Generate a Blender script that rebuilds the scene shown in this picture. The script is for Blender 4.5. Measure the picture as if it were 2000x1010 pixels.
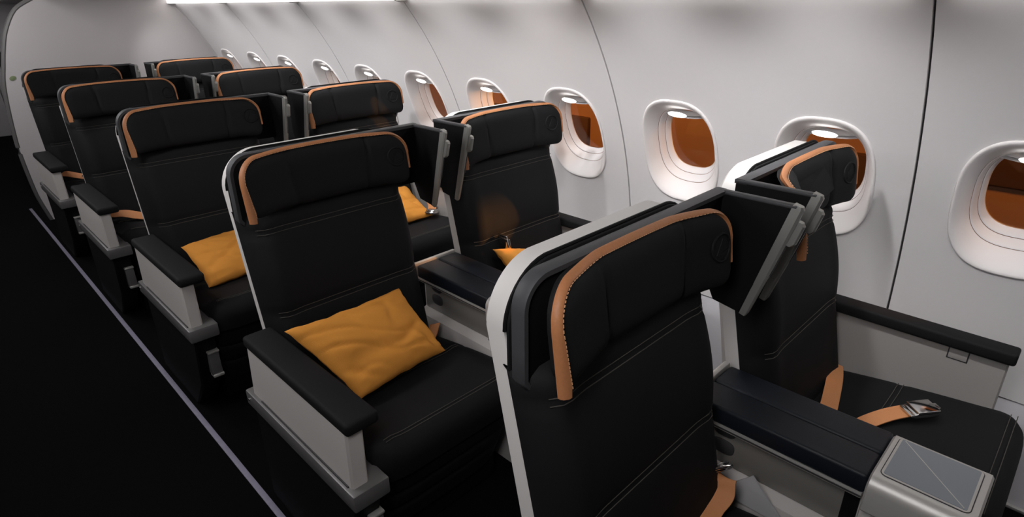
import bpy, bmesh, math, random
from mathutils import Vector, Matrix, noise

random.seed(7)
C = bpy.context.scene
for o in list(bpy.data.objects):
    bpy.data.objects.remove(o, do_unlink=True)
COL = C.collection
H = 1.56            # camera (eye) height above the cabin floor
PITCH = 1.14        # seat row pitch
rad = math.radians

# ------------------------------------------------------------------ camera
cam = bpy.data.cameras.new('camera')
cam_o = bpy.data.objects.new('camera', cam)
COL.objects.link(cam_o)
cam.sensor_fit = 'HORIZONTAL'
cam.sensor_width = 36.0
cam.lens = 36.0 * 1163.997 / 2000.0
cam.clip_start = 0.02
yaw, pit, rol = rad(44.629), rad(23.506), rad(0.776)
fwd = Vector((math.sin(yaw) * math.cos(pit), math.cos(yaw) * math.cos(pit), -math.sin(pit)))
rgt = Vector((math.cos(yaw), -math.sin(yaw), 0))
dwn = fwd.cross(rgt)
r2 = math.cos(rol) * rgt + math.sin(rol) * dwn
d2 = -math.sin(rol) * rgt + math.cos(rol) * dwn
m = Matrix((r2, -d2, -fwd)).transposed().to_4x4()
m.translation = Vector((0, 0, H))
cam_o.matrix_world = m
C.camera = cam_o

# ------------------------------------------------------------------ world, lights, exposure
C.view_settings.view_transform = 'Standard'
C.view_settings.look = 'None'
C.view_settings.gamma = 1.0
C.view_settings.exposure = 0.2
C.view_settings.use_curve_mapping = False
w = bpy.data.worlds.new('night')
C.world = w
w.use_nodes = True
w.node_tree.nodes['Background'].inputs[0].default_value = (.5, .45, .5, 1)
w.node_tree.nodes['Background'].inputs[1].default_value = 0.002


def area(name, loc, target, sx, sy, power, col=(1, .975, .985), spread=180):
    l = bpy.data.lights.new(name, 'AREA')
    l.shape = 'RECTANGLE'
    l.size, l.size_y = sx, sy
    l.energy = power
    l.color = col
    l.spread = rad(spread)
    o = bpy.data.objects.new(name, l)
    COL.objects.link(o)
    o.location = Vector((loc[0], loc[1], loc[2] + H))
    d = Vector((target[0], target[1], target[2] + H)) - o.location
    o.rotation_euler = d.to_track_quat('-Z', 'Y').to_euler()
    return o


def spot(name, loc, target, power, angle, blend=.5, col=(1, .97, .95), size=.03):
    l = bpy.data.lights.new(name, 'SPOT')
    l.energy = power
    l.spot_size = rad(angle)
    l.spot_blend = blend
    l.shadow_soft_size = size
    l.color = col
    o = bpy.data.objects.new(name, l)
    COL.objects.link(o)
    o.location = Vector((loc[0], loc[1], loc[2] + H))
    d = Vector((target[0], target[1], target[2] + H)) - o.location
    o.rotation_euler = d.to_track_quat('-Z', 'Y').to_euler()
    return o


# long ceiling wash lights over the aisle, one per ceiling bay
for i in range(4):
    area('ceiling_wash', (0.12, 0.2 + 1.7 * i, .54), (1.1, 0.2 + 1.7 * i, -.45), .30, 1.5, 16.0)
# downlights in the service panel, one above each window
for i in range(-1, 11):
    spot('service_panel_downlight', (1.33, .116 + .533 * i, .040), (1.97, .116 + .533 * i, -.70), (17.0 if 0 < i < 10 else 8.0), 100, 1.0, (1, .98, .985), .02)
# sodium floodlight of the apron outside, behind the window panes
spot('apron_floodlight', (5.2, -.45, .44), (1.395, 1.62, -.86), 1100, 3.2, .35, (1, .42, .10), .05)
spot('apron_floodlight', (3.95, -.35, -.28), (1.87, 2.75, -.61), 420, 6, .4, (1, .42, .10), .04)


# ------------------------------------------------------------------ materials
def mat(name, col, rough=.6, metal=0., spec=.5, nscale=0, bump=0., var=0., emit=None, estr=0., sheen=0., coat=0.):
    mt = bpy.data.materials.new(name)
    mt.use_nodes = True
    nt = mt.node_tree
    b = nt.nodes['Principled BSDF']
    b.inputs['Base Color'].default_value = (*col, 1)
    b.inputs['Roughness'].default_value = rough
    b.inputs['Metallic'].default_value = metal
    b.inputs['Specular IOR Level'].default_value = spec
    b.inputs['Sheen Weight'].default_value = sheen
    b.inputs['Coat Weight'].default_value = coat
    if emit:
        b.inputs['Emission Color'].default_value = (*emit, 1)
        b.inputs['Emission Strength'].default_value = estr
    if nscale:
        tc = nt.nodes.new('ShaderNodeTexCoord')
        nz = nt.nodes.new('ShaderNodeTexNoise')
        nz.inputs['Scale'].default_value = nscale
        nz.inputs['Detail'].default_value = 3
        nt.links.new(tc.outputs['Object'], nz.inputs['Vector'])
        if bump:
            bp = nt.nodes.new('ShaderNodeBump')
            bp.inputs['Strength'].default_value = bump
            bp.inputs['Distance'].default_value = .002
            nt.links.new(nz.outputs['Fac'], bp.inputs['Height'])
            nt.links.new(bp.outputs['Normal'], b.inputs['Normal'])
        if var:
            mx = nt.nodes.new('ShaderNodeMix')
            mx.data_type = 'RGBA'
            mx.inputs[6].default_value = (*[c * (1 - var) for c in col], 1)
            mx.inputs[7].default_value = (*[min(1, c * (1 + var)) for c in col], 1)
            nt.links.new(nz.outputs['Fac'], mx.inputs[0])
            nt.links.new(mx.outputs[2], b.inputs['Base Color'])
    return mt


M = {
    'wall': mat('wall_lining', (.70, .685, .69), .42, spec=.35, nscale=60, bump=.04, var=.015),
    'bezel': mat('window_surround', (.76, .735, .73), .42, spec=.35),
    'gap': mat('gap_rubber', (.035, .033, .034), .7),
    'dado': mat('dado_lining', (.62, .61, .64), .6, nscale=80, bump=.05),
    'bulk': mat('bulkhead_laminate', (.56, .535, .54), .5, spec=.3, nscale=120, bump=.03, var=.02),
    'carpet': mat('carpet', (.0035, .0035, .004), .95, spec=.05, nscale=400, bump=.5, var=.5),
    'strip': mat('floor_path_strip', (.24, .225, .30), .5, nscale=40, var=.2),
    'shell': mat('seat_shell', (.66, .645, .625), .42, spec=.4),
    'fabric': mat('black_upholstery', (.0066, .0070, .0080), .72, spec=.22, nscale=900, bump=.25, var=.2),
    'fabric2': mat('navy_leather', (.0075, .0100, .0155), .5, spec=.32, nscale=300, bump=.15, var=.1),
    'plastic': mat('black_plastic', (.0040, .0040, .0044), .65, spec=.18, nscale=700, bump=.12),
    'rim': mat('lit_edge_charcoal', (.055, .056, .060), .5, spec=.4),  # paler than the black plate, puts light on its edge into the colour
    'leather': mat('tan_leather', (.40, .165, .068), .5, spec=.35, nscale=220, bump=.2, var=.12),
    'thread': mat('thread', (.075, .070, .062), .8, spec=.1),
    'tanthread': mat('tan_thread', (.62, .34, .18), .7),
    'pillow': mat('orange_cotton', (.68, .285, .050), .85, spec=.15, nscale=500, bump=.2, var=.08),
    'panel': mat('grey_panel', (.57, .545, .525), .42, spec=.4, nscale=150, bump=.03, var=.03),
    'ledge': mat('grey_ledge', (.155, .152, .15), .36, metal=.3, spec=.5, nscale=90, var=.05),
    'silver': mat('satin_aluminium', (.64, .63, .60), .38, metal=.6),
    'housing': mat('table_housing_paint', (.56, .55, .525), .42, metal=.3, nscale=60, var=.04),
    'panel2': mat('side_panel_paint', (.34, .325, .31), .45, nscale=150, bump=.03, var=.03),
    'bronze': mat('smoked_panel', (.20, .19, .175), .3, spec=.5, coat=.3),
    'tray': mat('tray_laminate', (.26, .29, .32), .38, spec=.4),
    'cap': mat('edge_cap_metal', (.33, .33, .31), .40, metal=.5),
    'chrome': mat('chrome', (.75, .74, .73), .12, metal=1.0),
    'belt': mat('tan_webbing', (.56, .24, .10), .6, spec=.3, nscale=350, bump=.3, var=.1),
    'lamp': mat('lamp_lens', (1, 1, 1), .4, emit=(1, .98, .96), estr=2.6),
    'strip_lamp': mat('strip_lens', (1, 1, 1), .4, emit=(1, .97, .94), estr=4.0),
    'shade': mat('window_shade', (.55, .53, .53), .5),
    'hangar': mat('apron_wall', (.50, .30, .17), .8, nscale=.6, var=.25),
    'hangar_dark': mat('apron_dark', (.10, .055, .03), .8),
    'paper': mat('paper', (.46, .46, .47), .7),
    'econ': mat('aft_shell', (.22, .22, .23), .5),
    'red': mat('red_tag', (.55, .03, .05), .5),
    'teal': mat('teal_tag', (.15, .38, .42), .5),
    'bin': mat('bin_lining', (.62, .60, .60), .5),
    'green': mat('green_sticker', (.20, .25, .13), .6),
}


def pane_material():
    mt = bpy.data.materials.new('window_pane')
    mt.use_nodes = True
    nt = mt.node_tree
    nt.nodes.clear()
    out = nt.nodes.new('ShaderNodeOutputMaterial')
    tr = nt.nodes.new('ShaderNodeBsdfTransparent')
    tr.inputs[0].default_value = (.93, .90, .88, 1)
    gl = nt.nodes.new('ShaderNodeBsdfGlossy')
    gl.inputs['Roughness'].default_value = .03
    fr = nt.nodes.new('ShaderNodeFresnel')
    fr.inputs[0].default_value = 1.5
    mx = nt.nodes.new('ShaderNodeMixShader')
    nt.links.new(fr.outputs[0], mx.inputs[0])
    nt.links.new(tr.outputs[0], mx.inputs[1])
    nt.links.new(gl.outputs[0], mx.inputs[2])
    nt.links.new(mx.outputs[0], out.inputs[0])
    return mt


M['pane'] = pane_material()


# ------------------------------------------------------------------ helpers
def link_mesh(name, verts, faces, mats, parent=None, fm=None, smooth=True, loc=None, angle=40):
    me = bpy.data.meshes.new(name)
    me.from_pydata([tuple(v) for v in verts], [], faces)
    if not isinstance(mats, (list, tuple)):
        mats = [mats]
    for k in mats:
        me.materials.append(M[k])
    if fm:
        me.polygons.foreach_set('material_index', fm)
    bm = bmesh.new()
    bm.from_mesh(me)
    bmesh.ops.recalc_face_normals(bm, faces=bm.faces)
    bm.to_mesh(me)
    bm.free()
    if smooth:
        me.shade_smooth()
        me.set_sharp_from_angle(angle=rad(angle))
    me.update()
    o = bpy.data.objects.new(name, me)
    COL.objects.link(o)
    if parent:
        o.parent = parent
    if loc:
        o.location = loc
    return o


class MB:
    """collects simple solids into one mesh"""

    def __init__(s):
        s.v, s.f, s.m = [], [], []

    def add(s, v, f, mi=0):
        b = len(s.v)
        s.v += [Vector(p) for p in v]
        s.f += [tuple(i + b for i in q) for q in f]
        s.m += [mi] * len(f)
        return s

    def build(s, name, mats, parent=None, **k):
        return link_mesh(name, s.v, s.f, mats, parent, s.m, **k)


def rrect(x0, x1, z0, z1, r=.02, n=6, inset=0.):
    """rounded rectangle outline; r = radius or (bl, br, tr, tl)"""
    if not isinstance(r, (tuple, list)):
        r = (r,) * 4
    x0, x1, z0, z1 = x0 + inset, x1 - inset, z0 + inset, z1 - inset
    r = [max(.0006, q - inset) for q in r]
    pts = []
    for cx, cz, rr, a0 in ((x0 + r[0], z0 + r[0], r[0], 180), (x1 - r[1], z0 + r[1], r[1], 270),
                           (x1 - r[2], z1 - r[2], r[2], 0), (x0 + r[3], z1 - r[3], r[3], 90)):
        for i in range(n + 1):
            a = rad(a0 + 90 * i / n)
            pts.append((cx + rr * math.cos(a), cz + rr * math.sin(a)))
    return pts


def loft(rings, caps=True, close=True):
    n = len(rings[0])
    v = [p for r in rings for p in r]
    f = []
    for i in range(len(rings) - 1):
        for j in range(n if close else n - 1):
            k = (j + 1) % n
            f.append((i * n + j, i * n + k, (i + 1) * n + k, (i + 1) * n + j))
    if caps:
        f.append(tuple(range(n))[::-1])
        f.append(tuple((len(rings) - 1) * n + i for i in range(n)))
    return v, f


def plate(x0, x1, z0, z1, yf, yb, r=.02, bev=.004, n=6, back=0., arch=0., mid=None):
    """rounded plate facing -y, yf / yb functions or numbers of (x, z)"""
    F = yf if callable(yf) else (lambda x, z: yf)
    B = yb if callable(yb) else (lambda x, z: yb)

    def ring(ins, Y, off):
        out = []
        for x, z in rrect(x0, x1, z0, z1, r, n, ins):
            if arch:
                t = (x - x0) / (x1 - x0) * 2 - 1
                if z > (z0 + z1) / 2:
                    z += arch * (1 - t * t)
            out.append(Vector((x, Y(x, z) + off, z)))
        return out
    rs = [ring(bev, F, 0), ring(bev * .3, F, bev * .3), ring(0, F, bev)]
    if mid:
        rs.append(ring(0, F, mid))
        rs.append(ring(back * .25, F, mid * 1.25))
    return loft(rs + [ring(back, B, -bev), ring(back + bev * .3, B, -bev * .3), ring(back + bev, B, 0)])


def rbox(x0, x1, y0, y1, z0, z1, r=.005, n=2):
    """box with rounded edges"""
    bm = bmesh.new()
    bmesh.ops.create_cube(bm, size=1)
    for v in bm.verts:
        v.co = Vector((x0 + (v.co.x + .5) * (x1 - x0), y0 + (v.co.y + .5) * (y1 - y0), z0 + (v.co.z + .5) * (z1 - z0)))
    r = min(r, .49 * min(abs(x1 - x0), abs(y1 - y0), abs(z1 - z0)))
    bmesh.ops.bevel(bm, geom=bm.edges[:], offset=r, segments=n, profile=.5, affect='EDGES')
    v = [q.co.copy() for q in bm.verts]
    bm.verts.index_update()
    f = [tuple(q.index for q in p.verts) for p in bm.faces]
    bm.free()
    return v, f


def prism(poly, axis, a, b, bev=.003):
    """2-D polygon extruded along an axis with chamfered ends"""
    n = len(poly)
    c = (sum(p[0] for p in poly) / n, sum(p[1] for p in poly) / n)

    def P(p, t, s):
        q = []
        for i in (0, 1):
            d = p[i] - c[i]
            q.append(p[i] - math.copysign(min(s, abs(d)), d))
        return Vector({'x': (t, q[0], q[1]), 'y': (q[0], t, q[1]), 'z': (q[0], q[1], t)}[axis])
    sg = 1 if b > a else -1
    return loft([[P(p, a, bev) for p in poly], [P(p, a + sg * bev, 0) for p in poly],
                 [P(p, b - sg * bev, 0) for p in poly], [P(p, b, bev) for p in poly]])


def tube(pts, r, n=6):
    pts = [Vector(p) for p in pts]
    rings = []
    for i, p in enumerate(pts):
        t = (pts[min(i + 1, len(pts) - 1)] - pts[max(i - 1, 0)]).normalized()
        u = t.cross(Vector((0, 0, 1)))
        if u.length < 1e-4:
            u = t.cross(Vector((1, 0, 0)))
        u.normalize()
        q = t.cross(u)
        rings.append([p + r * (math.cos(2 * math.pi * k / n) * u + math.sin(2 * math.pi * k / n) * q) for k in range(n)])
    return loft(rings)


def ribbon(pts, width, thick=.002, wdir=None):
    """flat strap along pts; wdir gives the width direction (list or vector)"""
    pts = [Vector(p) for p in pts]
    rings = []
    for i, p in enumerate(pts):
        t = (pts[min(i + 1, len(pts) - 1)] - pts[max(i - 1, 0)]).normalized()
        wd = Vector(wdir[i] if isinstance(wdir, list) else wdir)
        wd = (wd - t * wd.dot(t)).normalized()
        nn = t.cross(wd)
        rings.append([p + wd * width / 2 + nn * thick, p - wd * width / 2 + nn * thick,
                      p - wd * width / 2 - nn * thick, p + wd * width / 2 - nn * thick])
    return loft(rings)


def smoothpath(pts, k=6):
    pts = [Vector(p) for p in pts]
    out = []
    for i in range(len(pts) - 1):
        a, b, c, d = pts[max(i - 1, 0)], pts[i], pts[i + 1], pts[min(i + 2, len(pts) - 1)]
        for j in range(k):
            t = j / k
            out.append(.5 * ((2 * b) + (c - a) * t + (2 * a - 5 * b + 4 * c - d) * t * t + (3 * b - a - 3 * c + d) * t ** 3))
    out.append(pts[-1])
    return out


def thing(name, loc, label, cat, group=None, rz=0.):
    o = bpy.data.objects.new(name, None)
    o.empty_display_size = .1
    COL.objects.link(o)
    o.location = loc
    o.rotation_euler.z = rz
    if label:
        o['label'] = label
    o['category'] = cat
    if group:
        o['group'] = group
    return o


def struct(o):
    o['kind'] = 'structure'
    return o


def copy_tree(o, parent=None):
    c = o.copy()
    COL.objects.link(c)
    c.parent = parent
    for ch in list(o.children):
        copy_tree(ch, c)
    return c


# ------------------------------------------------------------------ setting: side wall with windows
ZC, RW, X0 = -1.2, 1.9, .316


def wall_x(z):
    if z < ZC:
        return X0 + RW
    return X0 + math.sqrt(RW * RW - (z - ZC) ** 2)


WIN_Y0, WIN_P, WIN_Z = .116, .533, -.562
WA, WB = .163, .212          # half width / height of the window surround
ZTOP, ZBOT = .004, -1.19
wall_right = struct(bpy.data.objects.new('wall_right', None))
COL.objects.link(wall_right)


def sup(a, b, e, n=64, dz=0.):
    out = []
    for i in range(n):
        t = 2 * math.pi * (i + .5) / n
        c, s = math.cos(t), math.sin(t)
        out.append((a * math.copysign(abs(c) ** (2 / e), c), b * math.copysign(abs(s) ** (2 / e), s) + dz))
    return out


NW = 72
HOLE = sup(WA, WB, 2.7, NW)


def wall_pt(y, z, d=0.):
    """point on the lining, pushed d outboard along the normal"""
    x = wall_x(z)
    if z >= ZC:
        nx, nz = (x - X0) / RW, (z - ZC) / RW
    else:
        nx, nz = 1, 0
    return Vector((x + nx * d, y, z + nz * d + H))


def wall_cell(mb, yc, ylo, yhi):
    rings = []
    T = 9
    rect = []
    for (a, b) in HOLE:
        # ray from the window centre to the cell border
        sx = (yhi if a > 0 else ylo) / a if abs(a) > 1e-9 else 1e9
        sz = ((ZTOP - WIN_Z) if b > 0 else (ZBOT - WIN_Z)) / b if abs(b) > 1e-9 else 1e9
        s = min(sx, sz)
        rect.append([a * s, b * s])
    # snap the nearest rays onto the four corners
    for cy in (ylo, yhi):
        for cz in (ZTOP - WIN_Z, ZBOT - WIN_Z):
            k = min(range(NW), key=lambda i: (rect[i][0] - cy) ** 2 + (rect[i][1] - cz) ** 2)
            rect[k] = [cy, cz]
    for t in range(T + 1):
        u = (t / T) ** 1.3
        rings.append([wall_pt(yc + HOLE[i][0] * (1 - u) + rect[i][0] * u,
                              WIN_Z + HOLE[i][1] * (1 - u) + rect[i][1] * u) for i in range(NW)])
    v, f = loft(rings, caps=False)
    mb.add(v, f)
    # folded back edge of the lining
    v, f = loft([rings[-1], [p + Vector((.02, 0, 0)) for p in rings[-1]]], caps=False)
    mb.add(v, f)


GAP = .0035
for s in range(-1, 5):
    ka, kb = 2 * s + 1, 2 * s + 2
    mb = MB()
    ya, yb = WIN_Y0 + WIN_P * ka, WIN_Y0 + WIN_P * kb
    wall_cell(mb, ya, -WIN_P / 2 + GAP, WIN_P / 2)
    wall_cell(mb, yb, -WIN_P / 2, WIN_P / 2 - GAP)
    o = mb.build('wall_panel', 'wall', wall_right, angle=30)
# dark gaskets behind the joints and round clips at their upper ends
for s in range(-1, 6):
    y = WIN_Y0 + WIN_P * (2 * s + .5)
    zs = [ZBOT + (ZTOP + .03 - ZBOT) * i / 24 for i in range(25)]
    mb = MB()
    mb.add(*loft([[wall_pt(y - .012, z, .010), wall_pt(y + .012, z, .010), wall_pt(y + .012, z, .014), wall_pt(y - .012, z, .014)] for z in zs]))
    mb.build('joint_gasket', 'gap', wall_right)
    mb = MB()
    rings = []
    for i in range(8):
        a = i / 7 * math.pi / 2
        rings.append([Vector((1.772 + .030 * math.cos(a) * math.cos(t), y + .05 * math.cos(a) * math.sin(t), H + .012 - .016 * math.sin(a)))
                      for t in [2 * math.pi * q / 20 for q in range(20)]])
    mb.add(*loft(rings))
    mb.build('joint_clip', 'bin', wall_right)

# windows
REV = [  # (scale y, scale z, depth outboard, z shift)
    (1.0, 1.0, .004, 0), (1.004, 1.003, -.002, 0), (.995, .996, -.006, 0), (.975, .98, -.0075, 0), (.95, .96, -.0055, 0),
    (.91, .92, .002, 0), (.865, .88, .013, 0), (.82, .835, .026, 0), (.785, .80, .038, 0), (.765, .78, .046, 0)]
REV2 = [(.760, .775, .0475, 0), (.752, .767, .0485, 0), (.742, .757, .051, 0), (.715, .72, .066, 0), (.69, .69, .078, 0)]
REV3 = [(.685, .685, .0795, 0), (.677, .677, .0805, 0), (.667, .667, .083, 0), (.638, .632, .096, 0), (.615, .605, .108, 0)]


def win_ring(yc, sa, sb, d, dz, e=2.7):
    """ring of a window surround: a flat outline on the tangent plane at the window centre,
    blended on to the curved lining at its rim"""
    out = []
    xc = wall_x(WIN_Z)
    nx, nz = (xc - X0) / RW, (WIN_Z - ZC) / RW
    for a, b in sup(WA * sa, WB * sb, e, NW, dz):
        pc = wall_pt(yc + a, WIN_Z + b, d)
        l = b / nx
        pf = Vector((xc + nx * d - nz * l * .94, yc + a, WIN_Z + H + nz * d + nx * l * .94))
        k = min(1, max(0, (sa - .8) / .2))
        out.append(pc * k + pf * (1 - k))
    return out


for k in range(-1, 11):
    yc = WIN_Y0 + WIN_P * k
    base = wall_pt(yc, WIN_Z, 0)
    win = struct(bpy.data.objects.new('window_%d' % (k + 2), None))
    COL.objects.link(win)
    win.location = base
    L = lambda pts: [p - base for p in pts]
    mb = MB()
    mb.add(*loft([L(win_ring(yc, *r)) for r in REV], caps=False))
    mb.build('window_surround', 'bezel', win, angle=60)
    mb = MB()
    mb.add(*loft([L(win_ring(yc, *r)) for r in REV2], caps=False))
    mb.build('inner_reveal', 'bezel', win, angle=60)
    mb = MB()
    mb.add(*loft([L(win_ring(yc, *r)) for r in REV3], caps=False))
    mb.build('pane_frame', 'bezel', win, angle=60)
    # thin dark rubber lines between the rings and round the surround
    for q in ((1.002, 1.002, .0005, 0), (.7625, .7775, .0468, 0), (.6875, .6875, .0788, 0)):
        pts = L(win_ring(yc, *q))
        v, f = loft([[p + Vector((0, 0, 0)) for p in pts], L(win_ring(yc, q[0] + .004, q[1] + .004, q[2] + .004, 0))], caps=False)
        MB().add(v, f).build('seal_line', 'gap', win)
    # pane
    ring = L(win_ring(yc, .62, .61, .105, 0))
    MB().add(ring, [tuple(range(NW))]).build('pane', 'pane', win)
    # raised shade, its lower lip shows at the top of the opening
    rings = []
    for (zz, d) in ((.128, .060), (.1265, .098), (.120, .102), (.118, .098), (.118, .060)):
        row = []
        for i in range(21):
            t = -1 + 2 * i / 20
            row.append(wall_pt(yc + t * .088, WIN_Z + zz - .010 * (1 - t * t), d) - base)
        rings.append(row)
    v, f = loft(rings, caps=False, close=False)
    MB().add(v, f).build('raised_shade', 'shade', win)
    # small lens lamp under the top of the reveal
    mb = MB()
    rings = []
    cen = Vector((wall_x(-.412), yc, -.408 + H)) + Vector((.012, 0, 0)) - base
    nrm = Vector((-.62, 0, -.78)).normalized()
    up = Vector((0, 1, 0)).cross(nrm)
    for (sc, dd) in ((1.0, 0), (.93, .003), (.6, .0045), (.2, .005)):
        rings.append([cen + Vector((0, 1, 0)) * .040 * sc * math.cos(t) + up * .019 * sc * math.sin(t) + nrm * dd
                      for t in [2 * math.pi * q / 28 for q in range(28)]])
    mb.add(*loft(rings))
    mb.build('reveal_lamp', 'lamp', win)

# strip lamp along the top of the lining, one lens per pair of windows
for s in range(-1, 5):
    y0 = WIN_Y0 + WIN_P * (2 * s + .5) + .004
    y1 = y0 + 2 * WIN_P - .008
    MB().add(*rbox(1.735, 1.785, y0, y1, H + .004, H + .030, .006)).build('strip_lamp', 'strip_lamp', wall_right)

# lower lining (dado)
mb = MB()
prof = [(2.235, -1.19), (2.222, -1.195), (2.219, -1.21), (2.213, -1.45), (2.20, -1.53), (2.20, -1.56)]
n0, n1 = -1.2, 6.0
mb.add(*loft([[Vector((x, n0, z + H)) for x, z in prof], [Vector((x, n1, z + H)) for x, z in prof]], caps=False, close=False))
struct(mb.build('wall_right_lower', 'dado'))
MB().add(*rbox(2.185, 2.20, n0, 5.72, .0, .012, .003)).build('baseboard_right', 'silver')
struct(bpy.data.objects['baseboard_right'])
MB().add(*rbox(2.236, 2.25, n0, 6.0, ZBOT + H - .05, ZBOT + H + .03, .002)).build('dado_backing', 'gap', wall_right)

# floor and path strip
MB().add(*rbox(-1.55, 2.25, -1.6, 10.5, -.05, 0, .002)).build('floor', 'carpet')
struct(bpy.data.objects['floor'])
MB().add(*rbox(.472, .492, -.9, 6.22, -.001, .003, .001)).build('trim_1', 'strip')
struct(bpy.data.objects['trim_1'])

# ceiling, overhead bins, far left side (all out of view from the aisle, they close the cabin)
MB().add(*rbox(-1.0, 1.0, -1.6, 10.5, H + .58, H + .62, .01)).build('ceiling', 'bin')
struct(bpy.data.objects['ceiling'])
binprof = [(.80, .13), (.86, .075), (1.0, .062), (1.70, .042), (1.80, .034), (1.86, .034), (1.86, .3), (1.2, .60), (.95, .60), (.84, .42)]
struct(MB().add(*loft([[Vector((x, -1.6, z + H)) for x, z in binprof], [Vector((x, 5.76, z + H)) for x, z in binprof]])).build('trim_2', 'bin', angle=25))
binprof2 = [(-x + .05, z) for x, z in binprof]
struct(MB().add(*loft([[Vector((x, -1.6, z + H)) for x, z in binprof2], [Vector((x, 5.76, z + H)) for x, z in binprof2]])).build('trim_3', 'bin', angle=25))
lp = [(-1.55, -1.56), (-1.6, -1.2), (-1.5, -.5), (-1.2, .0), (-1.1, .06), (-1.25, .06), (-1.62, -.5), (-1.7, -1.2), (-1.65, -1.56)]
struct(MB().add(*loft([[Vector((x, -1.6, z + H)) for x, z in lp], [Vector((x, 10.5, z + H)) for x, z in lp]])).build('wall_left', 'bin', angle=25))

# aft bulkhead: a laminate panel with a curved aisle edge
BY = 5.735
edge = [(.556, -1.555), (.530, -1.43), (.512, -1.30), (.501, -1.02), (.508, -.85), (.527, -.64), (.548, -.50), (.575, -.40),
        (.605, -.295), (.655, -.16), (.74, -.028), (.85, .04), (.92, .075)]
edge = [(p.x, p.z) for p in smoothpath([(a, 0, b) for a, b in edge], 4)]
right = [(1.30, .058), (1.70, .038), (1.765, .030)]
right += [(wall_x(z) + .004, z) for z in [.0, -.1, -.2, -.3, -.4, -.5, -.6, -.7, -.8, -.9, -1.0, -1.1, -1.19]]
right += [(2.215, -1.25), (2.21, -1.45), (2.198, -1.555)]
poly = edge + right
v, f = loft([[Vector((x, BY, z + H)) for x, z in poly], [Vector((x, BY + .03, z + H)) for x, z in poly]])
bulk = struct(MB().add(v, f).build('wall_rear', 'bulk', angle=25))
inner = [Vector((x, BY + .015, z + H)) for x, z in edge]
MB().add(*tube(inner, .018, 8)).build('edge_trim', 'ledge', bulk)
mb = MB()
mb.add(*loft([[Vector((.60 + .020 * math.cos(t) * s + .006 * math.sin(t), BY - .002 + dy, H - .48 + .017 * math.sin(t) * s)) for t in [2 * math.pi * q / 10 for q in range(10)]]
              for s, dy in ((1, .002), (1, 0), (.8, -.001))]))
mb.build('sticker', 'green', bulk)

ap = [(wall_x(z), z) for z in [.03, -.1, -.25, -.4, -.6, -.8, -1.0, -1.2]] + [(2.2, -1.56), (2.26, -1.56), (2.28, -1.2), (2.24, -.6), (1.95, .03)]
struct(MB().add(*loft([[Vector((x, 5.72, z + H)) for x, z in ap], [Vector((x, 10.4, z + H)) for x, z in ap]])).build('wall_right_rear', 'wall'))
# aft cabin glimpsed left of the bulkhead
struct(MB().add(*rbox(-1.5, 2.0, 10.2, 10.3, .0, 2.2, .01)).build('wall_far', 'dado'))
struct(MB().add(*loft([[Vector((x + .10, 5.9, z + H - .02)) for x, z in binprof], [Vector((x + .10, 10.2, z + H - .02)) for x, z in binprof]])).build('trim_4', 'bin', angle=25))
MB().add(*rbox(.80, .90, 6.2, 9.8, H + .055, H + .068, .004)).build('strip_lamp', 'strip_lamp', bpy.data.objects['trim_4'])
eco = thing('airline_seat', (.98, 7.55, 0), 'dark aft cabin seat with grey side, half hidden beyond the bulkhead edge', 'seat')
MB().add(*plate(-.24, .24, .40, 1.16, lambda x, z: .0 + .2 * (z - .4), lambda x, z: .10 + .2 * (z - .4), .05, .012)).build('backrest', 'fabric', eco)
MB().add(*rbox(-.24, .24, -.46, .02, .36, .46, .03)).build('seat_cushion', 'fabric', eco)
MB().add(*rbox(-.20, .20, -.30, .10, .001, .36, .02)).build('base', 'plastic', eco)
MB().add(*prism([(-.42, .30), (.02, .30), (.12, 1.0), (.06, 1.05), (-.05, .66), (-.42, .62)], 'x', -.31, -.25, .006)).build('side_panel', 'econ', eco)
MB().add(*rbox(-.315, -.30, -.12, -.06, .60, .64, .004)).build('red_label', 'red', eco)
MB().add(*rbox(-.318, -.30, -.14, -.05, .50, .58, .006)).build('teal_label', 'teal', eco)

# outside: a building across the apron, lit by sodium lamps
hg = thing('terminal_building', (6.2, 3.0, 0), 'orange lit building outside, seen only through the cabin windows', 'building')
MB().add(*rbox(0, .3, -7, 14, -3, 5, .02)).build('facade', 'hangar', hg)
for y, z, a, b in ((-2.9, .0, .9, .5), (-1.2, -.9, 1.0, .5), (-3.9, -1.2, .7, .6), (3.0, -.7, 1.2, .25)):
    MB().add(*rbox(-.06, .02, y - a, y + a, z - b + .6, z + b + .6, .02)).build('dark_bay', 'hangar_dark', hg)
area('sodium_lamp', (3.4, -1.0, 1.6), (6.2, 2.6, -1.2), .8, .5, 62, (1, .36, .055))
area('sodium_lamp', (3.4, 5.0, 1.8), (6.2, 6.5, -1.2), .8, .5, 110, (1, .36, .055))


# ------------------------------------------------------------------ seats
YR = 1.40           # reference y of the row whose offset is zero
XA, XW = .86, 1.645  # centre lines of the aisle and window seats


def yf(z):          # front face of the backrest (z from the floor, y local)
    return 1.67 + .225 * (z - H + .62) - YR


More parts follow.
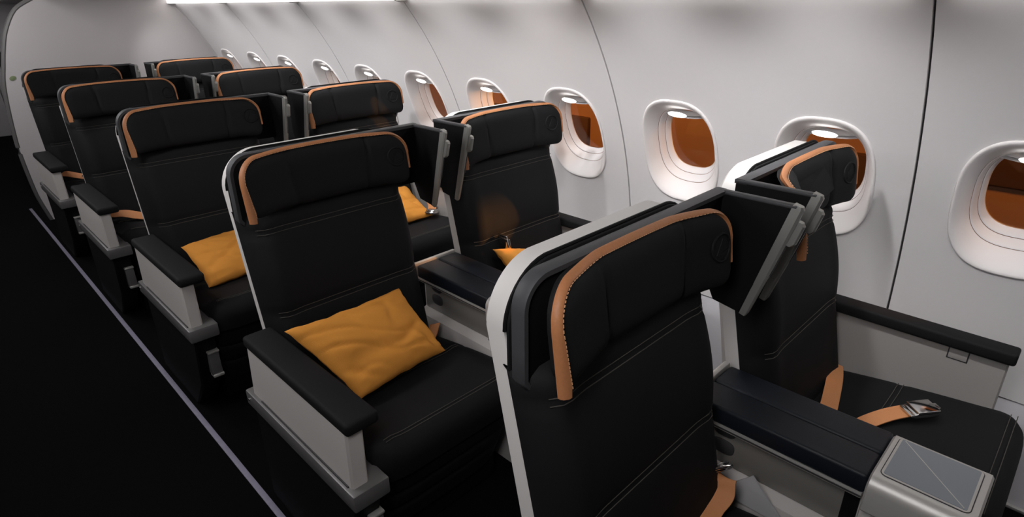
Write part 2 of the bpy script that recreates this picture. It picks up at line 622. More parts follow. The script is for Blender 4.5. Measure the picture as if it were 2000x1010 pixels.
def backrest_mesh(hw, ztop, zbot):
    zs = [zbot + (ztop - zbot) * i / 40 for i in range(41)]
    seams = [H - .615, H - .865]
    rings = []
    for z in zs:
        t = (z - zbot) / (ztop - zbot)
        g = sum(math.exp(-((z - s) / .010) ** 2) for s in seams)
        d0 = -.010 + .006 * g - .012 * math.sin(math.pi * min(1, max(0, (z - seams[1]) / (seams[0] - seams[1])))) * (seams[1] < z < seams[0])
        d0 += .025 * max(0, (t - .95) / .05) ** 2
        row = []
        n = 26
        for i in range(n + 1):
            x = -hw + 2 * hw * i / n
            u = abs(x) / hw
            row.append(Vector((x, yf(z) + d0 + .055 * u ** 9 - .010 * math.exp(-((u - .80) / .12) ** 2), z)))
        row.append(Vector((hw * 1.005, yf(z) + .060, z)))
        row.append(Vector((hw * .96, yf(z) + .070, z)))
        row.append(Vector((-hw * .96, yf(z) + .070, z)))
        row.append(Vector((-hw * 1.005, yf(z) + .060, z)))
        rings.append(row)
    return loft(rings)


def seam_lines(x0, x1, zz, fx, two=.007):
    mb = MB()
    for s in (-two, two):
        pts = []
        for i in range(25):
            x = x0 + (x1 - x0) * i / 24
            pts.append(fx(x, zz + s))
        mb.add(*tube(pts, .0012, 5))
    return mb


HZ0, HZ1 = H - .558, H - .391     # headrest bottom / top
HHW = .276                        # headrest half width


def head_outline(x, ins=0.):
    """bottom / top height of the headrest at x"""
    hw = HHW - ins
    ax = min(abs(x), hw)
    rt, rb = .062, .030
    top = HZ1 - ins
    if ax > hw - rt:
        q = (ax - (hw - rt)) / rt
        top -= rt * (1 - math.sqrt(max(0, 1 - q * q)))
    top += .008 * (1 - (x / HHW) ** 2) - .004
    bot = HZ0
    if ax > hw - rb:
        q = (ax - (hw - rb)) / rb
        bot += rb * (1 - math.sqrt(max(0, 1 - q * q)))
    return bot, top


FOLD = [0.]         # how far the left wing of a headrest is folded forward


def head_y(x, z):
    u = abs(x) / HHW
    y = 1.674 - YR - .040 * max(0, (u - .40) / .60) ** 1.25 + .14 * (z - (HZ0 + HZ1) / 2)
    if FOLD[0] and x < -.11:
        k = min(1, max(0, (HZ1 + .004 - z) / .055))
        y -= FOLD[0] * ((-x - .11) / .166) * k * (2 - k)
    return y


def make_headrest(parent, emb):
    NX, NZ = 72, 14
    ins = .006
    hw = HHW - ins
    xs = []
    for i in range(NX + 1):
        t = -1 + 2 * i / NX
        xs.append(hw * (math.sin(t * math.pi / 2) * .45 + t * .55))
    rows = []
    for x in xs:
        b, t = head_outline(x, ins)
        col = []
        for j in range(NZ + 1):
            v = j / NZ
            v = v + .10 * math.sin(2 * math.pi * v) * -.6
            z = b + (t - b) * v
            u = abs(x) / hw
            d = -.016 * (1 - (2 * v - 1) ** 6) * (1 - u ** 10)
            seam = x + .03 * (1 - v) * (1 if x < 0 else -1) * -.4
            d += .007 * (math.exp(-((seam + .125) / .006) ** 2) + math.exp(-((seam - .138) / .006) ** 2))
            col.append(Vector((x, head_y(x, z) + d, z)))
        rows.append(col)
    n1 = NZ + 1
    v = [p for c in rows for p in c]
    f = [(i * n1 + j, (i + 1) * n1 + j, (i + 1) * n1 + j + 1, i * n1 + j + 1) for i in range(NX) for j in range(NZ)]
    # boundary loop of the front, then the body behind it
    loop = [i * n1 for i in range(NX + 1)] + [NX * n1 + j for j in range(1, n1)] + \
           [i * n1 + NZ for i in range(NX - 1, -1, -1)] + [j for j in range(NZ - 1, 0, -1)]
    b0 = len(v)
    for k in loop:
        p = v[k]
        v.append(Vector((p.x * .985, head_y(p.x, p.z) + .030, p.z - .002)))
    nl = len(loop)
    for i in range(nl):
        k = (i + 1) % nl
        f.append((loop[i], loop[k], b0 + k, b0 + i))
    f.append(tuple(b0 + i for i in range(nl)))
    head = link_mesh('headrest', v, f, 'fabric', parent, angle=50)
    # leather band wrapped round the sides and the top, widest at its lower ends
    path = []
    bz = HZ0 - .010
    for i in range(8):
        b, t = head_outline(-HHW + .0001)
        path.append((-HHW, bz + (t - bz) * i / 8))
    N = 60
    for i in range(N + 1):
        th = -1 + 2 * i / N
        x = HHW * (math.sin(th * math.pi / 2) * .75 + th * .25)
        path.append((x, head_outline(x)[1]))
    for i in range(5):
        b, t = head_outline(HHW - .0001)
        path.append((HHW - .001, t - (t - HZ0 - .01) * (i + 1) / 8))
    rings = []
    np_ = len(path)
    for i, (x, z) in enumerate(path):
        t = i / (np_ - 1)
        a = path[max(i - 1, 0)]
        c = path[min(i + 1, np_ - 1)]
        tx, tz = c[0] - a[0], c[1] - a[1]
        l = math.hypot(tx, tz) or 1
        nx, nz = tz / l, -tx / l       # inward normal
        wide = .0065 + .008 * max(0, 1 - t / .22) + .009 * max(0, 1 - t / .10) - .0045 * min(1, max(0, (t - .70) / .20))
        endk = min(1, i / 3 + .35) * min(1, (np_ - 1 - i) / 3 + .3)
        wide *= .55 + .45 * endk
        y = head_y(x, z)
        bul = .004
        pr = [(wide, .000), (wide * .9, -.0030), (wide * .5, -.0025), (.001, .002), (-.002, .007), (-.002, .012), (.002, .014), (.008, .015), (wide + .002, .006)]
        kr = 1 - .85 * min(1, max(0, (t - .74) / .16))
        rings.append([Vector((x + nx * q, y + dy * kr, z + nz * q)) for q, dy in pr])
    MB().add(*loft(rings)).build('leather_band', 'leather', head, angle=60)
    mb = MB()
    pts = []
    for i, (x, z) in enumerate(path[1:int(np_ * .85)]):
        a = path[i]
        c = path[min(i + 2, np_ - 1)]
        tx, tz = c[0] - a[0], c[1] - a[1]
        l = math.hypot(tx, tz) or 1
        t = i / (np_ - 1)
        wide = .0065 + .008 * max(0, 1 - t / .22) + .009 * max(0, 1 - t / .10) - .0045 * min(1, max(0, (t - .70) / .20))
        pts.append(Vector((x + tz / l * wide * .72, head_y(x, z) - .0048, z - tx / l * wide * .72)))
    sm = []
    for i in range(len(pts) - 1):
        L_ = (pts[i + 1] - pts[i]).length
        k = max(1, int(L_ / .006))
        for j in range(k):
            p0 = pts[i].lerp(pts[i + 1], (j + .15) / k)
            p1 = pts[i].lerp(pts[i + 1], (j + .75) / k)
            mb.add(*tube([p0, p1], .0008, 4))
    mb.build('stitching', 'tanthread', head)['kind'] = 'stuff'
    # embossed round emblem on the outer wing
    mb = MB()
    ex, ez = emb, H - .468

    def on(x, z, d=0.):
        b, t = head_outline(x, ins)
        v_ = (z - b) / (t - b)
        return Vector((x, head_y(x, z) - .016 * (1 - (2 * v_ - 1) ** 6) * (1 - (abs(x) / hw) ** 10) - d, z))
    ring = [on(ex + .029 * math.cos(a), ez + .029 * math.sin(a), .0005) for a in [2 * math.pi * i / 40 for i in range(41)]]
    mb.add(*tube(ring, .0030, 6))
    for tri in (((-.016, -.014), (.002, .018), (.004, .004), (-.006, -.016)), ((.002, .018), (.018, .006), (.004, .003)),
                ((-.020, -.018), (.020, -.006), (.016, -.014))):
        pt = [on(ex + a, ez + b, .0016) for a, b in tri]
        pb = [on(ex + a * 1.1, ez + b * 1.1, -.001) for a, b in tri]
        mb.add(*loft([pb, pt]))
    mb.build('emblem', 'fabric', head)
    return head


CZ_F, CZ_R = H - 1.055, H - 1.115   # cushion top, front and rear


def cushion_z(y):
    t = (y - (1.11 - YR)) / .46
    return CZ_F + (CZ_R - CZ_F) * t


def make_cushion(parent, hw):
    y0, y1 = 1.075 - YR, 1.60 - YR
    prof = []      # (y, z) from the rear top forward and down the front
    seams = [1.38 - YR, 1.115 - YR]
    n = 34
    for i in range(n):
        y = y1 + (y0 + .055 - y1) * i / (n - 1)
        g = sum(math.exp(-((y - s) / .008) ** 2) for s in seams)
        prof.append((y, cushion_z(y) - .005 * g + .006 * math.sin(math.pi * (y1 - y) / .5)))
    zc = prof[-1][1] - .06
    yc = prof[-1][0]
    for i in range(1, 9):
        a = rad(90 + 100 * i / 8)
        prof.append((yc + .055 * math.cos(a), zc + .06 * math.sin(a)))
    yl, zl = prof[-1]
    prof.append((yl + .012, zl - .05))
    prof.append((y1, zl - .05))
    rings = []
    m_ = 18
    for i in range(m_ + 1):
        t = -1 + 2 * i / m_
        x = hw * (math.sin(t * math.pi / 2) * .6 + t * .4)
        u = abs(x) / hw
        drop = .020 * u ** 12 - .008 * math.exp(-((u - .82) / .10) ** 2)
        shr = .05 * u ** 10
        rings.append([Vector((x, y + shr * max(0, 1 - (y - y0) / .12), z - drop * (1 if k < n + 6 else .3))) for k, (y, z) in enumerate(prof)])
    v, f = loft(rings)
    cu = link_mesh('seat_cushion', v, f, 'fabric', parent, angle=50)
    mb = MB()
    for s in seams:
        for q in (-.007, .007):
            pts = []
            for i in range(21):
                x = -hw * .86 + 2 * hw * .86 * i / 20
                u = abs(x) / hw
                pts.append(Vector((x, s + q, cushion_z(s + q) + .0035 + .006 * math.sin(math.pi * (y1 - s) / .5) - .002 - (.020 * u ** 12 - .008 * math.exp(-((u - .82) / .10) ** 2)))))
            mb.add(*tube(pts, .0011, 5))
    mb.build('stitching', 'thread', cu)['kind'] = 'stuff'
    return cu


def make_divider(parent, side, xb, xe):
    """privacy hood behind the headrest: back plate plus a wing bent forward at x = xb; side = +1 wing on the right"""
    mb = MB()
    zt = H - .394
    ya, yb2 = 1.706 - YR, 1.728 - YR
    r = .055
    lo, hi = (xe, xb) if side > 0 else (xb, xe)
    rr = (.03, .002, .002, r) if side > 0 else (.002, .03, r, .002)
    v, f = plate(lo, hi, H - .595, zt, ya, yb2, rr, .004)
    mi = [0] * len(f)
    mb.add(v, f)
    # lip round the free edge of the plate, its catch of light painted charcoal
    fx, sg = (lo, 1) if side > 0 else (hi, -1)
    pts = [(fx + sg * .022, H - .594), (fx + sg * .008, H - .589), (fx, H - .575), (fx, H - .52), (fx, zt - r)]
    pts += [(fx + sg * r * (1 - math.cos(rad(a_))), zt - r + r * math.sin(rad(a_))) for a_ in range(9, 91, 9)]
    pts += [(hi if side > 0 else lo, zt)]
    rings = []
    for i, p in enumerate(pts):
        a, c = pts[max(0, i - 1)], pts[min(len(pts) - 1, i + 1)]
        tx, tz = c[0] - a[0], c[1] - a[1]
        l = math.hypot(tx, tz) or 1
        nx, nz = (-tz / l, tx / l) if side > 0 else (tz / l, -tx / l)
        rings.append([Vector((p[0] + nx * q, y, p[1] + nz * q)) for q, y in ((.003, ya - .004), (.005, ya + .002), (.005, yb2 - .002), (.003, yb2 + .003), (-.006, yb2 + .003), (-.006, ya - .004))])
    lipv = loft(rings)
    # wing panel
    tip_t, tip_b = (1.545 - YR, H - .394), (1.622 - YR, H - .666)
    bend = yb2
    poly = [(tip_t[0], tip_t[1]), (bend, zt), (bend + .004, H - .59), (bend - .03, H - .655), (tip_b[0] + .01, tip_b[1])]
    t = .015
    xa, xc = (xb - t, xb) if side > 0 else (xb, xb + t)
    mb.add(*prism(poly, 'x', xa, xc, .002))
    d = mb.build('privacy_divider', 'plastic', parent, angle=35)
    mb = MB()
    mb.add(*lipv)
    mb.add(*rbox(xa - .001, xc + .001, tip_t[0], bend + .003, zt - .005, zt + .0045, .003))
    mb.build('edge_lip', 'rim', d, angle=50)
    # aluminium cap down the front edge
    dirv = Vector((0, tip_b[0] - tip_t[0], tip_b[1] - tip_t[1])).normalized()
    nf = Vector((0, -dirv.z, dirv.y))
    if nf.y > 0:
        nf = -nf
    mb = MB()
    p0, p1 = Vector((0, tip_t[0], tip_t[1] + .004)), Vector((0, tip_b[0], tip_b[1] - .004))
    rings = []
    for s, k in ((0, .7), (.02, 1), (.5, .9), (.96, .6), (1, .35)):
        c = p0.lerp(p1, s)
        rings.append([c + Vector(((xa + xc) / 2 + sx * .0085 * (.5 + .5 * k), 0, 0)) + nf * q for sx, q in ((-1, -.010), (-1, .008 * k), (-.5, .013 * k), (.5, .013 * k), (1, .008 * k), (1, -.010))])
    mb.add(*loft(rings))
    # dark slot down the cap
    cap = mb.build('edge_cap', 'cap', d, angle=30)
    mb = MB()
    ring = []
    for s in (.32, .60):
        c = p0.lerp(p1, s)
        ring.append([c + Vector(((xa + xc) / 2 + sx * .0015 + .004, 0, 0)) + nf * q for sx, q in ((-1, .008), (-1, .0132), (1, .0132), (1, .008))])
    mb.add(*loft(ring))
    mb.build('slot', 'gap', d)
    mb = MB()
    ring = []
    for s, k in ((.11, .5), (.13, 1), (.28, 1), (.31, .4)):
        c = p0.lerp(p1, s)
        ring.append([c + Vector(((xa + xc) / 2 + .005 + sx * .007, 0, 0)) + nf * q for sx, q in ((-1, .009), (-1, .015 + .010 * k), (-.4, .017 + .011 * k), (.4, .017 + .011 * k), (1, .015 + .010 * k), (1, .009))])
    mb.add(*loft(ring))
    mb.build('latch', 'cap', d, angle=30)
    return d


def make_belt(parent, pts, buckle=None, wdir=None, wdth=.046):
    mb = MB()
    mb.add(*ribbon(smoothpath(pts), wdth, .0014, wdir))
    b = mb.build('seat_belt', 'belt', parent, angle=50)
    if buckle:
        c, rz, tilt = buckle
        mb = MB()
        R_ = Matrix.Translation(Vector(c)) @ Matrix.Rotation(rz, 4, 'Z') @ Matrix.Rotation(tilt, 4, 'Y')
        v, f = rbox(-.034, .034, -.026, .026, -.008, .005, .004)
        mb.add([R_ @ p for p in v], f)
        v, f = rbox(-.026, .036, -.027, .027, .0045, .012, .003)
        mb.add([R_ @ p for p in v], f)
        v, f = rbox(-.044, -.030, -.025, .025, -.004, .003, .0025)
        mb.add([R_ @ p for p in v], f)
        v, f = rbox(.030, .046, -.012, .012, .002, .009, .002)
        mb.add([R_ @ p for p in v], f)
        mb.build('buckle', 'chrome', b, angle=30)
    return b


def make_seat(side):
    """side = +1 aisle seat (pod on the left, divider on the right); -1 window seat"""
    xc = XA if side > 0 else XW
    root = thing('recliner_seat', (xc, YR, 0), None, 'seat', 'recliner seats in the front cabin')
    # pale shell: a plate wrapping the whole back
    v, f = plate(-.277, .277, .50, H - .401, lambda x, z: min(yf(z) + .062, 1.752 - YR), lambda x, z: min(yf(z) + .165, 1.840 - YR) - .03 * (x / .3) ** 2,
                 (.03, .03, .10, .10), .004, 12, .055, .016, .042)
    MB().add(v, f).build('back_shell', 'shell', root, angle=40)
    # padded upper layer with a piped rim
    v, f = plate(-.280, .280, H - .62, H - .400, 1.737 - YR, 1.760 - YR, (.05, .05, .095, .095), .005, 10, .012, .020)
    up_ = MB().add(v, f).build('upper_pad', 'fabric', root, angle=40)
    pp = []
    for x, z in rrect(-.281, .281, H - .62, H - .400, (.02, .02, .095, .095), 10):
        t = x / .286
        if z > H - .5:
            pp.append(Vector((x, 1.746 - YR, z + .020 * (1 - t * t) + .001)))
    MB().add(*tube(sorted(pp, key=lambda p: p.x), .0035, 6)).build('piping', 'plastic', up_)
    # main backrest
    v, f = backrest_mesh(.280, H - .560, H - 1.16)
    back = link_mesh('backrest', v, f, 'fabric', root, angle=50)
    mb = MB()
    for zz in (H - .615, H - .865):
        q = seam_lines(-.250, .250, zz, lambda x, z: Vector((x, yf(z) - .0075 + .055 * (abs(x) / .284) ** 9 - .010 * math.exp(-((abs(x) / .284 - .80) / .12) ** 2), z)))
        mb.add(q.v, q.f)
    mb.build('stitching', 'thread', back)['kind'] = 'stuff'
    make_headrest(root, .229 if side > 0 else .213)
    if side > 0:
        make_divider(root, 1, 1.228 - XA, -.277)
    else:
        make_divider(root, -1, 1.318 - XW, .277)
    make_cushion(root, .272)
    # leg rest below the cushion, two horizontal creases
    prof = []
    for i in range(25):
        z = .36 - .26 * i / 24
        y = 1.10 - YR + .10 * (i / 24)
        for zz in (.285, .20):
            y += .010 * math.exp(-((z - zz) / .010) ** 2)
        prof.append((y, z))
    mb = MB()
    mb.add(*loft([[Vector((x, y + .03 * (abs(x) / .25) ** 6, z)) for y, z in prof] + [Vector((x, 1.32 - YR, .10)), Vector((x, 1.32 - YR, .36))]
                  for x in [-.25 + .5 * i / 12 for i in range(13)]]))
    mb.build('leg_rest', 'fabric', root, angle=50)
    MB().add(*rbox(-.25, .25, 1.22 - YR, 1.72 - YR, .0, .40, .02)).build('base', 'plastic', root)
    MB().add(*rbox(-.26, .26, 1.66 - YR, 1.72 - YR, .30, .55, .02)).build('rear_frame', 'plastic', root)
    if side > 0:
        xo = .500 - XA
        # lower aisle pod, ledge, upright panel and pad
        poly = [(1.085 - YR, H - 1.155), (1.69 - YR, H - 1.155), (1.70 - YR, .001), (1.28 - YR, .001), (1.14 - YR, H - 1.40)]
        MB().add(*prism(poly, 'x', .508 - XA, .585 - XA, .006)).build('lower_pod', 'plastic', root, angle=30)
        mb = MB()
        mb.add(*rbox(.492 - XA, .597 - XA, 1.060 - YR, 1.70 - YR, H - 1.165, H - 1.112, .006))
        lg = mb.build('pod_ledge', 'ledge', root, angle=30)
        mb = MB()
        mb.add(*tube([Vector((.4915 - XA, 1.675 - YR, H - 1.137)), Vector((.4895 - XA, 1.675 - YR, H - 1.137))], .005, 10))
        mb.build('screw', 'chrome', lg)
        poly = [(1.085 - YR, H - 1.118), (1.665 - YR, H - 1.118), (1.640 - YR, H - .93), (1.078 - YR, H - .935)]
        arm = MB().add(*prism(poly, 'x', .505 - XA, .553 - XA, .006)).build('armrest_panel', 'panel', root, angle=30)
        MB().add(*rbox(.5005 - XA, .5045 - XA, 1.10 - YR, 1.60 - YR, H - 1.113, H - 1.108, .001)).build('shadow_gap', 'gap', arm)
        v, f = rbox(.500 - XA, .592 - XA, 1.062 - YR, 1.650 - YR, H - .938, H - .902, .011, 3)
        MB().add(v, f).build('armrest_pad', 'fabric', root, angle=40)
        # small metal latch plate on the pod face
        mb = MB()
        mb.add(*rbox(.545 - XA, .584 - XA, 1.090 - YR, 1.15 - YR, H - 1.345, H - 1.238, .004))
        lt = mb.build('latch_plate', 'ledge', root, angle=30)
        MB().add(*rbox(.543 - XA, .586 - XA, 1.085 - YR, 1.12 - YR, H - 1.246, H - 1.236, .003)).build('latch_edge', 'silver', lt)
        MB().add(*rbox(.545 - XA, .586 - XA, 1.084 - YR, 1.12 - YR, H - 1.352, H - 1.340, .003)).build('latch_edge', 'silver', lt)
    else:
        x1 = 1.905 - XW
        poly = [(1.163 - YR, H - .918), (1.160 - YR, H - 1.13), (1.20 - YR, .001), (1.74 - YR, .001), (1.74 - YR, H - .918)]
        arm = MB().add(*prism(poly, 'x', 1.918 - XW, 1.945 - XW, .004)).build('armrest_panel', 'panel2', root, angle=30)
        MB().add(*rbox(1.9165 - XW, 1.920 - XW, 1.250 - YR, 1.301 - YR, H - .965, H - .925, .001)).build('button_gap', 'gap', arm)
        MB().add(*rbox(1.9155 - XW, 1.920 - XW, 1.253 - YR, 1.298 - YR, H - .962, H - .929, .002)).build('button', 'panel2', arm)
        v, f = rbox(1.900 - XW, 1.962 - XW, 1.150 - YR, 1.76 - YR, H - .925, H - .888, .008, 3)
        MB().add(v, f).build('armrest_pad', 'fabric', root, angle=40)
    return root


proto_a = make_seat(1)
proto_w = make_seat(-1)
LAB_A = ['black aisle recliner seat nearest the camera, its base cut off by the frame',
         'black aisle recliner seat holding the big orange pillow, second from the camera',
         'black aisle recliner seat with an orange pillow half hidden behind the nearer seat back',
         'dark aisle recliner seat with a loose tan belt, second from the bulkhead',
         'dark aisle recliner seat farthest back, standing right in front of the pale bulkhead']
LAB_W = ['black window recliner seat nearest the camera with a silver belt buckle on its cushion',
         'black window recliner seat with an orange glow and orange pillow low on its backrest',
         'black window recliner seat, third headrest along the windows from the camera',
         'black window recliner seat, fourth along the windows, second from the bulkhead',
         'black window recliner seat farthest back, only its headrest visible before the bulkhead']
seats_a, seats_w = [], []
for i in range(5):
    a = proto_a if i == 0 else copy_tree(proto_a)
    b = proto_w if i == 0 else copy_tree(proto_w)
    a.location = (XA, YR + PITCH * (i - 1), 0)
    b.location = (XW, YR + PITCH * (i - 1), 0)
    a['label'], b['label'] = LAB_A[i], LAB_W[i]
    seats_a.append(a)
    seats_w.append(b)

# the nearest window seat has the left wing of its headrest folded forward
for c in list(proto_w.children):
    if c.name.startswith('headrest'):
        for g in list(c.children):
            bpy.data.objects.remove(g, do_unlink=True)
        bpy.data.objects.remove(c, do_unlink=True)
FOLD[0] = .055
make_headrest(proto_w, .213)
FOLD[0] = 0.

# belts, each lying as the photograph shows (local to its seat)
# nearest window seat: short tongue strap by the wall and a buckle strap
LX = lambda x, y, z, k, c: Vector((x - c, y - (YR + PITCH * (k - 1)), z + H))
p = [LX(1.912, .440, -1.135, 0, XW), LX(1.885, .428, -1.094, 0, XW), LX(1.80, .400, -1.088, 0, XW), LX(1.70, .375, -1.090, 0, XW), LX(1.61, .355, -1.088, 0, XW), LX(1.53, .34, -1.090, 0, XW)]
make_belt(seats_w[0], p, None, (0, 1, .1))
p = [LX(1.45, .30, -1.10, 0, XW), LX(1.52, .285, -1.088, 0, XW), LX(1.60, .262, -1.078, 0, XW), LX(1.66, .225, -1.062, 0, XW), LX(1.705, .188, -1.052, 0, XW)]
make_belt(seats_w[0], p, (LX(1.722, .160, -1.043, 0, XW), rad(-42), rad(-4)), (.45, .85, 0))
# nearest aisle seat: a folded loop
p = [LX(1.135, .43, -1.085, 0, XA), LX(1.112, .425, -1.040, 0, XA), LX(1.090, .415, -1.028, 0, XA), LX(1.070, .405, -1.050, 0, XA), LX(1.035, .41, -1.068, 0, XA), LX(.99, .405, -1.078, 0, XA), LX(.93, .38, -1.088, 0, XA)]
make_belt(seats_a[0], p, (LX(1.108, .445, -1.030, 0, XA), rad(60), rad(50)), (.25, 1, .1), .056)
p = [LX(1.12, 1.535, -1.07, 1, XA), LX(1.08, 1.51, -1.092, 1, XA), LX(1.02, 1.49, -1.096, 1, XA), LX(.95, 1.47, -1.098, 1, XA)]
make_belt(seats_a[1], p, None, (.2, 1, 0))
p = [LX(1.48, 1.575, -1.00, 1, XW), LX(1.52, 1.575, -.93, 1, XW), LX(1.56, 1.565, -.935, 1, XW)]
make_belt(seats_w[1], [LX(1.42, 1.56, -1.09, 1, XW), LX(1.47, 1.55, -1.09, 1, XW), LX(1.55, 1.53, -1.09, 1, XW)], (LX(1.512, 1.575, -.888, 1, XW), rad(0), rad(80)), (.1, 1, 0))
make_belt(seats_w[2], [LX(1.93, 2.60, -1.04, 2, XW), LX(1.90, 2.55, -1.04, 2, XW), LX(1.86, 2.50, -1.06, 2, XW)], (LX(1.83, 2.46, -1.04, 2, XW), rad(30), rad(10)), (.6, -.6, 0))
p = [LX(.60, 3.74, -1.03, 3, XA), LX(.63, 3.70, -1.04, 3, XA), LX(.67, 3.66, -1.04, 3, XA), LX(.72, 3.60, -1.05, 3, XA), LX(.77, 3.57, -1.06, 3, XA)]
make_belt(seats_a[3], p, None, (.5, .8, .3), .06)
p = [LX(.60, 4.88, -1.03, 4, XA), LX(.63, 4.83, -1.03, 4, XA), LX(.67, 4.78, -1.04, 4, XA), LX(.71, 4.74, -1.05, 4, XA)]
make_belt(seats_a[4], p, (LX(.73, 4.72, -1.035, 4, XA), rad(-30), rad(0)), (.5, .8, .3), .055)


# ------------------------------------------------------------------ centre consoles
XC = 1.262


def make_console():
    root = thing('centre_console', (XC, YR, 0), None, 'console', 'consoles between the paired seats')
    q = lambda x: x - XC
    Y = lambda y: y - YR
    # body: sloped sides
    mb = MB()
    poly = [(q(1.205), H - .962), (q(1.205), H - 1.085), (q(1.170), H - 1.10), (q(1.165), H - 1.17), (q(1.19), .001), (q(1.33), .001), (q(1.355), H - 1.17), (q(1.355), H - 1.10), (q(1.325), H - 1.085), (q(1.325), H - .962)]
    mb.add(*prism(poly, 'y', Y(1.17), Y(1.70), .002))
    body = mb.build('console_body', 'panel', root, angle=25)
    for sx, a, b in ((-1, 1.198, 1.207), (1, 1.323, 1.332)):
        MB().add(*rbox(q(a), q(b), Y(1.33), Y(1.685), H - 1.082, H - .964, .003)).build('pocket_cover', 'bronze', body)
    mb = MB()
    mb.add(*prism([(Y(1.305), H - 1.088), (Y(1.335), H - 1.088), (Y(1.335), H - .962), (Y(1.305), H - .962)], 'x', q(1.195), q(1.335), .002))
    mb.build('strap', 'plastic', body)
    # black socket cut-outs by the backrest
    for zz, hh in ((-.975, .024), (-1.03, .020)):
        mb = MB()
        ring = [(Y(1.612) + .030 * math.copysign(abs(math.cos(t)) ** .7, math.cos(t)), H + zz + hh * math.copysign(abs(math.sin(t)) ** .7, math.sin(t))) for t in [2 * math.pi * i / 20 for i in range(20)]]
        mb.add(*prism(ring, 'x', q(1.194), q(1.200), .001))
        mb.build('socket', 'gap', body)
    # metal rail under the pads and bar across the rear
    mb = MB()
    mb.add(*rbox(q(1.168), q(1.355), Y(1.30), Y(1.700), H - .964, H - .950, .003))
    rail = mb.build('side_rail', 'silver', root, angle=30)
    MB().add(*rbox(q(1.166), q(1.1675), Y(1.30), Y(1.69), H - .959, H - .955, .0006)).build('rail_groove', 'gap', rail)
    MB().add(*rbox(q(1.163), q(1.358), Y(1.690), Y(1.706), H - .964, H - .896, .004)).build('rear_bar', 'silver', root)
    # two leather pads
    MB().add(*rbox(q(1.168), q(1.2615), Y(1.298), Y(1.688), H - .951, H - .902, .008, 3)).build('armrest_pad', 'fabric2', root, angle=40)
    MB().add(*rbox(q(1.2655), q(1.356), Y(1.298), Y(1.688), H - .951, H - .902, .008, 3)).build('armrest_pad', 'fabric2', root, angle=40)
    # cocktail table at the front end
    mb = MB()
    prof = rrect(q(1.150), q(1.345), H - .978, H - .893, (.006, .006, .014, .028), 6)
    mb.add(*prism(prof, 'y', Y(1.115), Y(1.296), .004))
    tb = mb.build('table_housing', 'housing', root, angle=40)
    z = H - .893
    x0, x1, y0, y1 = q(1.180), q(1.333), Y(1.130), Y(1.284)
    MB().add([Vector((a, b, c)) for c in (z + .0003, z + .0012) for a, b in rrect(x0, x1, y0, y1, .014, 5)],
             loft([[0] * 24, [0] * 24])[1]).build('table_groove', 'gap', tb)
    MB().add([Vector((a, b, c)) for c in (z + .0006, z + .0020) for a, b in rrect(x0, x1, y0, y1, .013, 5, .0018)],
             loft([[0] * 24, [0] * 24])[1]).build('table_frame', 'housing', tb)
    MB().add([Vector((a, b, c)) for c in (z + .0012, z + .0028) for a, b in rrect(x0, x1, y0, y1, .010, 5, .0065)],
             loft([[0] * 24, [0] * 24])[1]).build('table_top', 'tray', tb)
    mb = MB()
    mb.add(*ribbon([Vector((x1 - .010, y1 - .012, z + .0029)), Vector((x0 + .010, y0 + .012, z + .0029))], .0018, .0003, (0.7, -.7, 0)))
    mb.build('diagonal_line', 'silver', tb)
    mb = MB()
    mb.add(*rbox(q(1.175), q(1.34), Y(1.14), Y(1.30), H - 1.17, H - .976, .008))
    mb.build('table_support', 'panel', root)
    return root


proto_c = make_console()
LAB_C = ['grey centre console with navy pads and a silver cocktail table, nearest the camera',
         'grey centre console with navy pads right of the big orange pillow',
         'grey centre console hidden behind the seat with the big pillow, third from the camera',
         'grey centre console between the fourth pair of seats, hidden by nearer backs',
         'grey centre console between the last pair of seats before the bulkhead']
for i in range(5):
    c = proto_c if i == 0 else copy_tree(proto_c)
    c.location = (XC, YR + PITCH * (i - 1), 0)
    c['label'] = LAB_C[i]

# folded paper tucked beside the nearest aisle seat
pb = thing('paper_bag', (1.13, .40, 0), 'grey folded paper tucked between the nearest aisle seat cushion and the console', 'paper')
mb = MB()
mb.add(*prism([(-.085, H - 1.13), (.050, H - 1.13), (.048, H - 1.085), (.004, H - 1.035), (-.085, H - 1.125)], 'x', -.0, .004, .0005))
mb.build('front_fold', 'paper', pb)
pb.location = (1.155, .37, 0)


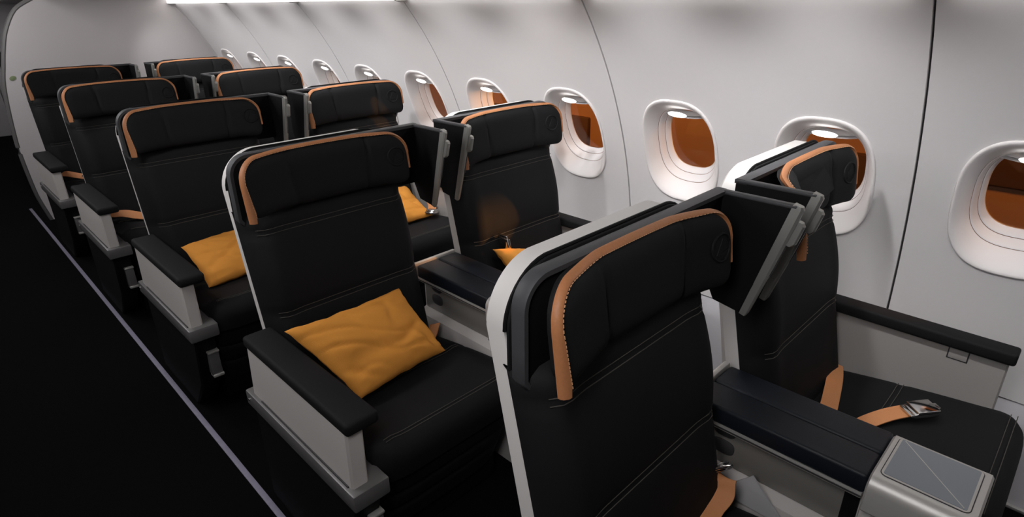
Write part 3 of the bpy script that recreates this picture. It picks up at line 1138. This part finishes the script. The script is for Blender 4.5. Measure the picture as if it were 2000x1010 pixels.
# ------------------------------------------------------------------ pillows
def make_pillow(tl, tr, br, bl, T, label, seed, pinch=.10):
    cs = [Vector((p[0], p[1], p[2] + H)) for p in (tl, tr, br, bl)]
    cen = sum(cs, Vector()) / 4
    tl, tr, br, bl = [p - cen for p in cs]
    n = 40
    nrm = (tr - bl).cross(tl - br).normalized()
    if nrm.y > 0:
        nrm = -nrm

    def P(u, v, s):
        uu = u
        vv = v
        a, b = 2 * u - 1, 2 * v - 1
        k = pinch * .5
        uu = .5 + .5 * a * (1 - k * (1 - b * b))
        vv = .5 + .5 * b * (1 - k * (1 - a * a))
        p = (bl * (1 - uu) + br * uu) * (1 - vv) + (tl * (1 - uu) + tr * uu) * vv
        h = max(0, (1 - a ** 4) * (1 - b ** 4)) ** .55
        q = Vector((u * 5 + seed, v * 5, s * 2.0))
        wr = noise.noise(q * .6) * .008 + noise.noise(q * 3.1) * .0015
        # sharp creases running diagonally
        cr = 0
        for (dx, dy, c0, fr, am) in ((.35, .9, .15, 3.4, .010), (-.25, .94, .3, 1.6, .013), (.55, .8, .1, 5.3, .006), (.9, .35, .2, 2.7, .008)):
            tt = (u * dx + v * dy + .25 * noise.noise(Vector((u * 2 + seed, v * 2, fr))) + c0) * fr
            cr -= am * math.exp(-((tt - round(tt)) / .09) ** 2) * (.4 + .6 * noise.noise(Vector((u * 3, v * 3, fr + seed))) ** 2 * 3)
        edge = min(u, 1 - u, v, 1 - v)
        e = min(1, edge / .12)
        p = p + nrm * s * (T * h * (1 + .0) + (wr + cr) * e)
        p = p + nrm * .006 * noise.noise(Vector((u * 9 + seed, v * 9, 3))) * (1 - e)
        p.z += .005 * noise.noise(Vector((u * 8, v * 8, seed))) * (1 - e)
        return p
    v, f = [], []
    for s in (1, -1):
        b0 = len(v)
        for i in range(n + 1):
            for j in range(n + 1):
                v.append(P(i / n, j / n, s))
        for i in range(n):
            for j in range(n):
                a = b0 + i * (n + 1) + j
                f.append((a, a + n + 1, a + n + 2, a + 1))
    # sewn edge
    loop = [i * (n + 1) for i in range(n)] + [n * (n + 1) + j for j in range(n)] + [i * (n + 1) + n for i in range(n, 0, -1)] + [j for j in range(n, 0, -1)]
    off = (n + 1) ** 2
    for i in range(len(loop)):
        a, b = loop[i], loop[(i + 1) % len(loop)]
        f.append((a, b, b + off, a + off))
    for p in range(off, 2 * off):
        v[p] = v[p] - nrm * .002
    o = link_mesh('pillow', v, f, 'pillow', None, angle=80)
    o.location = cen
    o['label'] = label
    o['category'] = 'pillow'
    o['group'] = 'orange pillows on the seats'
    return o


make_pillow((.556, 1.46, -.832), (.990, 1.545, -.884), (1.012, 1.340, -1.048), (.672, 1.300, -1.038), .045,
            'big crumpled orange pillow leaning on the second aisle seat from the camera', 3.1)
make_pillow((.650, 2.66, -.945), (.98, 2.70, -.945), (1.00, 2.45, -1.060), (.655, 2.42, -1.060), .045,
            'orange pillow on the third aisle seat, half behind the nearer backrest', 8.4)
make_pillow((1.447, 1.572, -.888), (1.83, 1.562, -1.01), (1.86, 1.44, -1.055), (1.52, 1.43, -1.055), .045,
            'orange pillow on the second window seat, mostly behind the nearest seat shell', 5.7)
make_pillow((1.47, 2.70, -.90), (1.865, 2.735, -.965), (1.835, 2.46, -1.062), (1.46, 2.46, -1.062), .04,
            'orange pillow corner under the divider panels on the third window seat', 11.9)
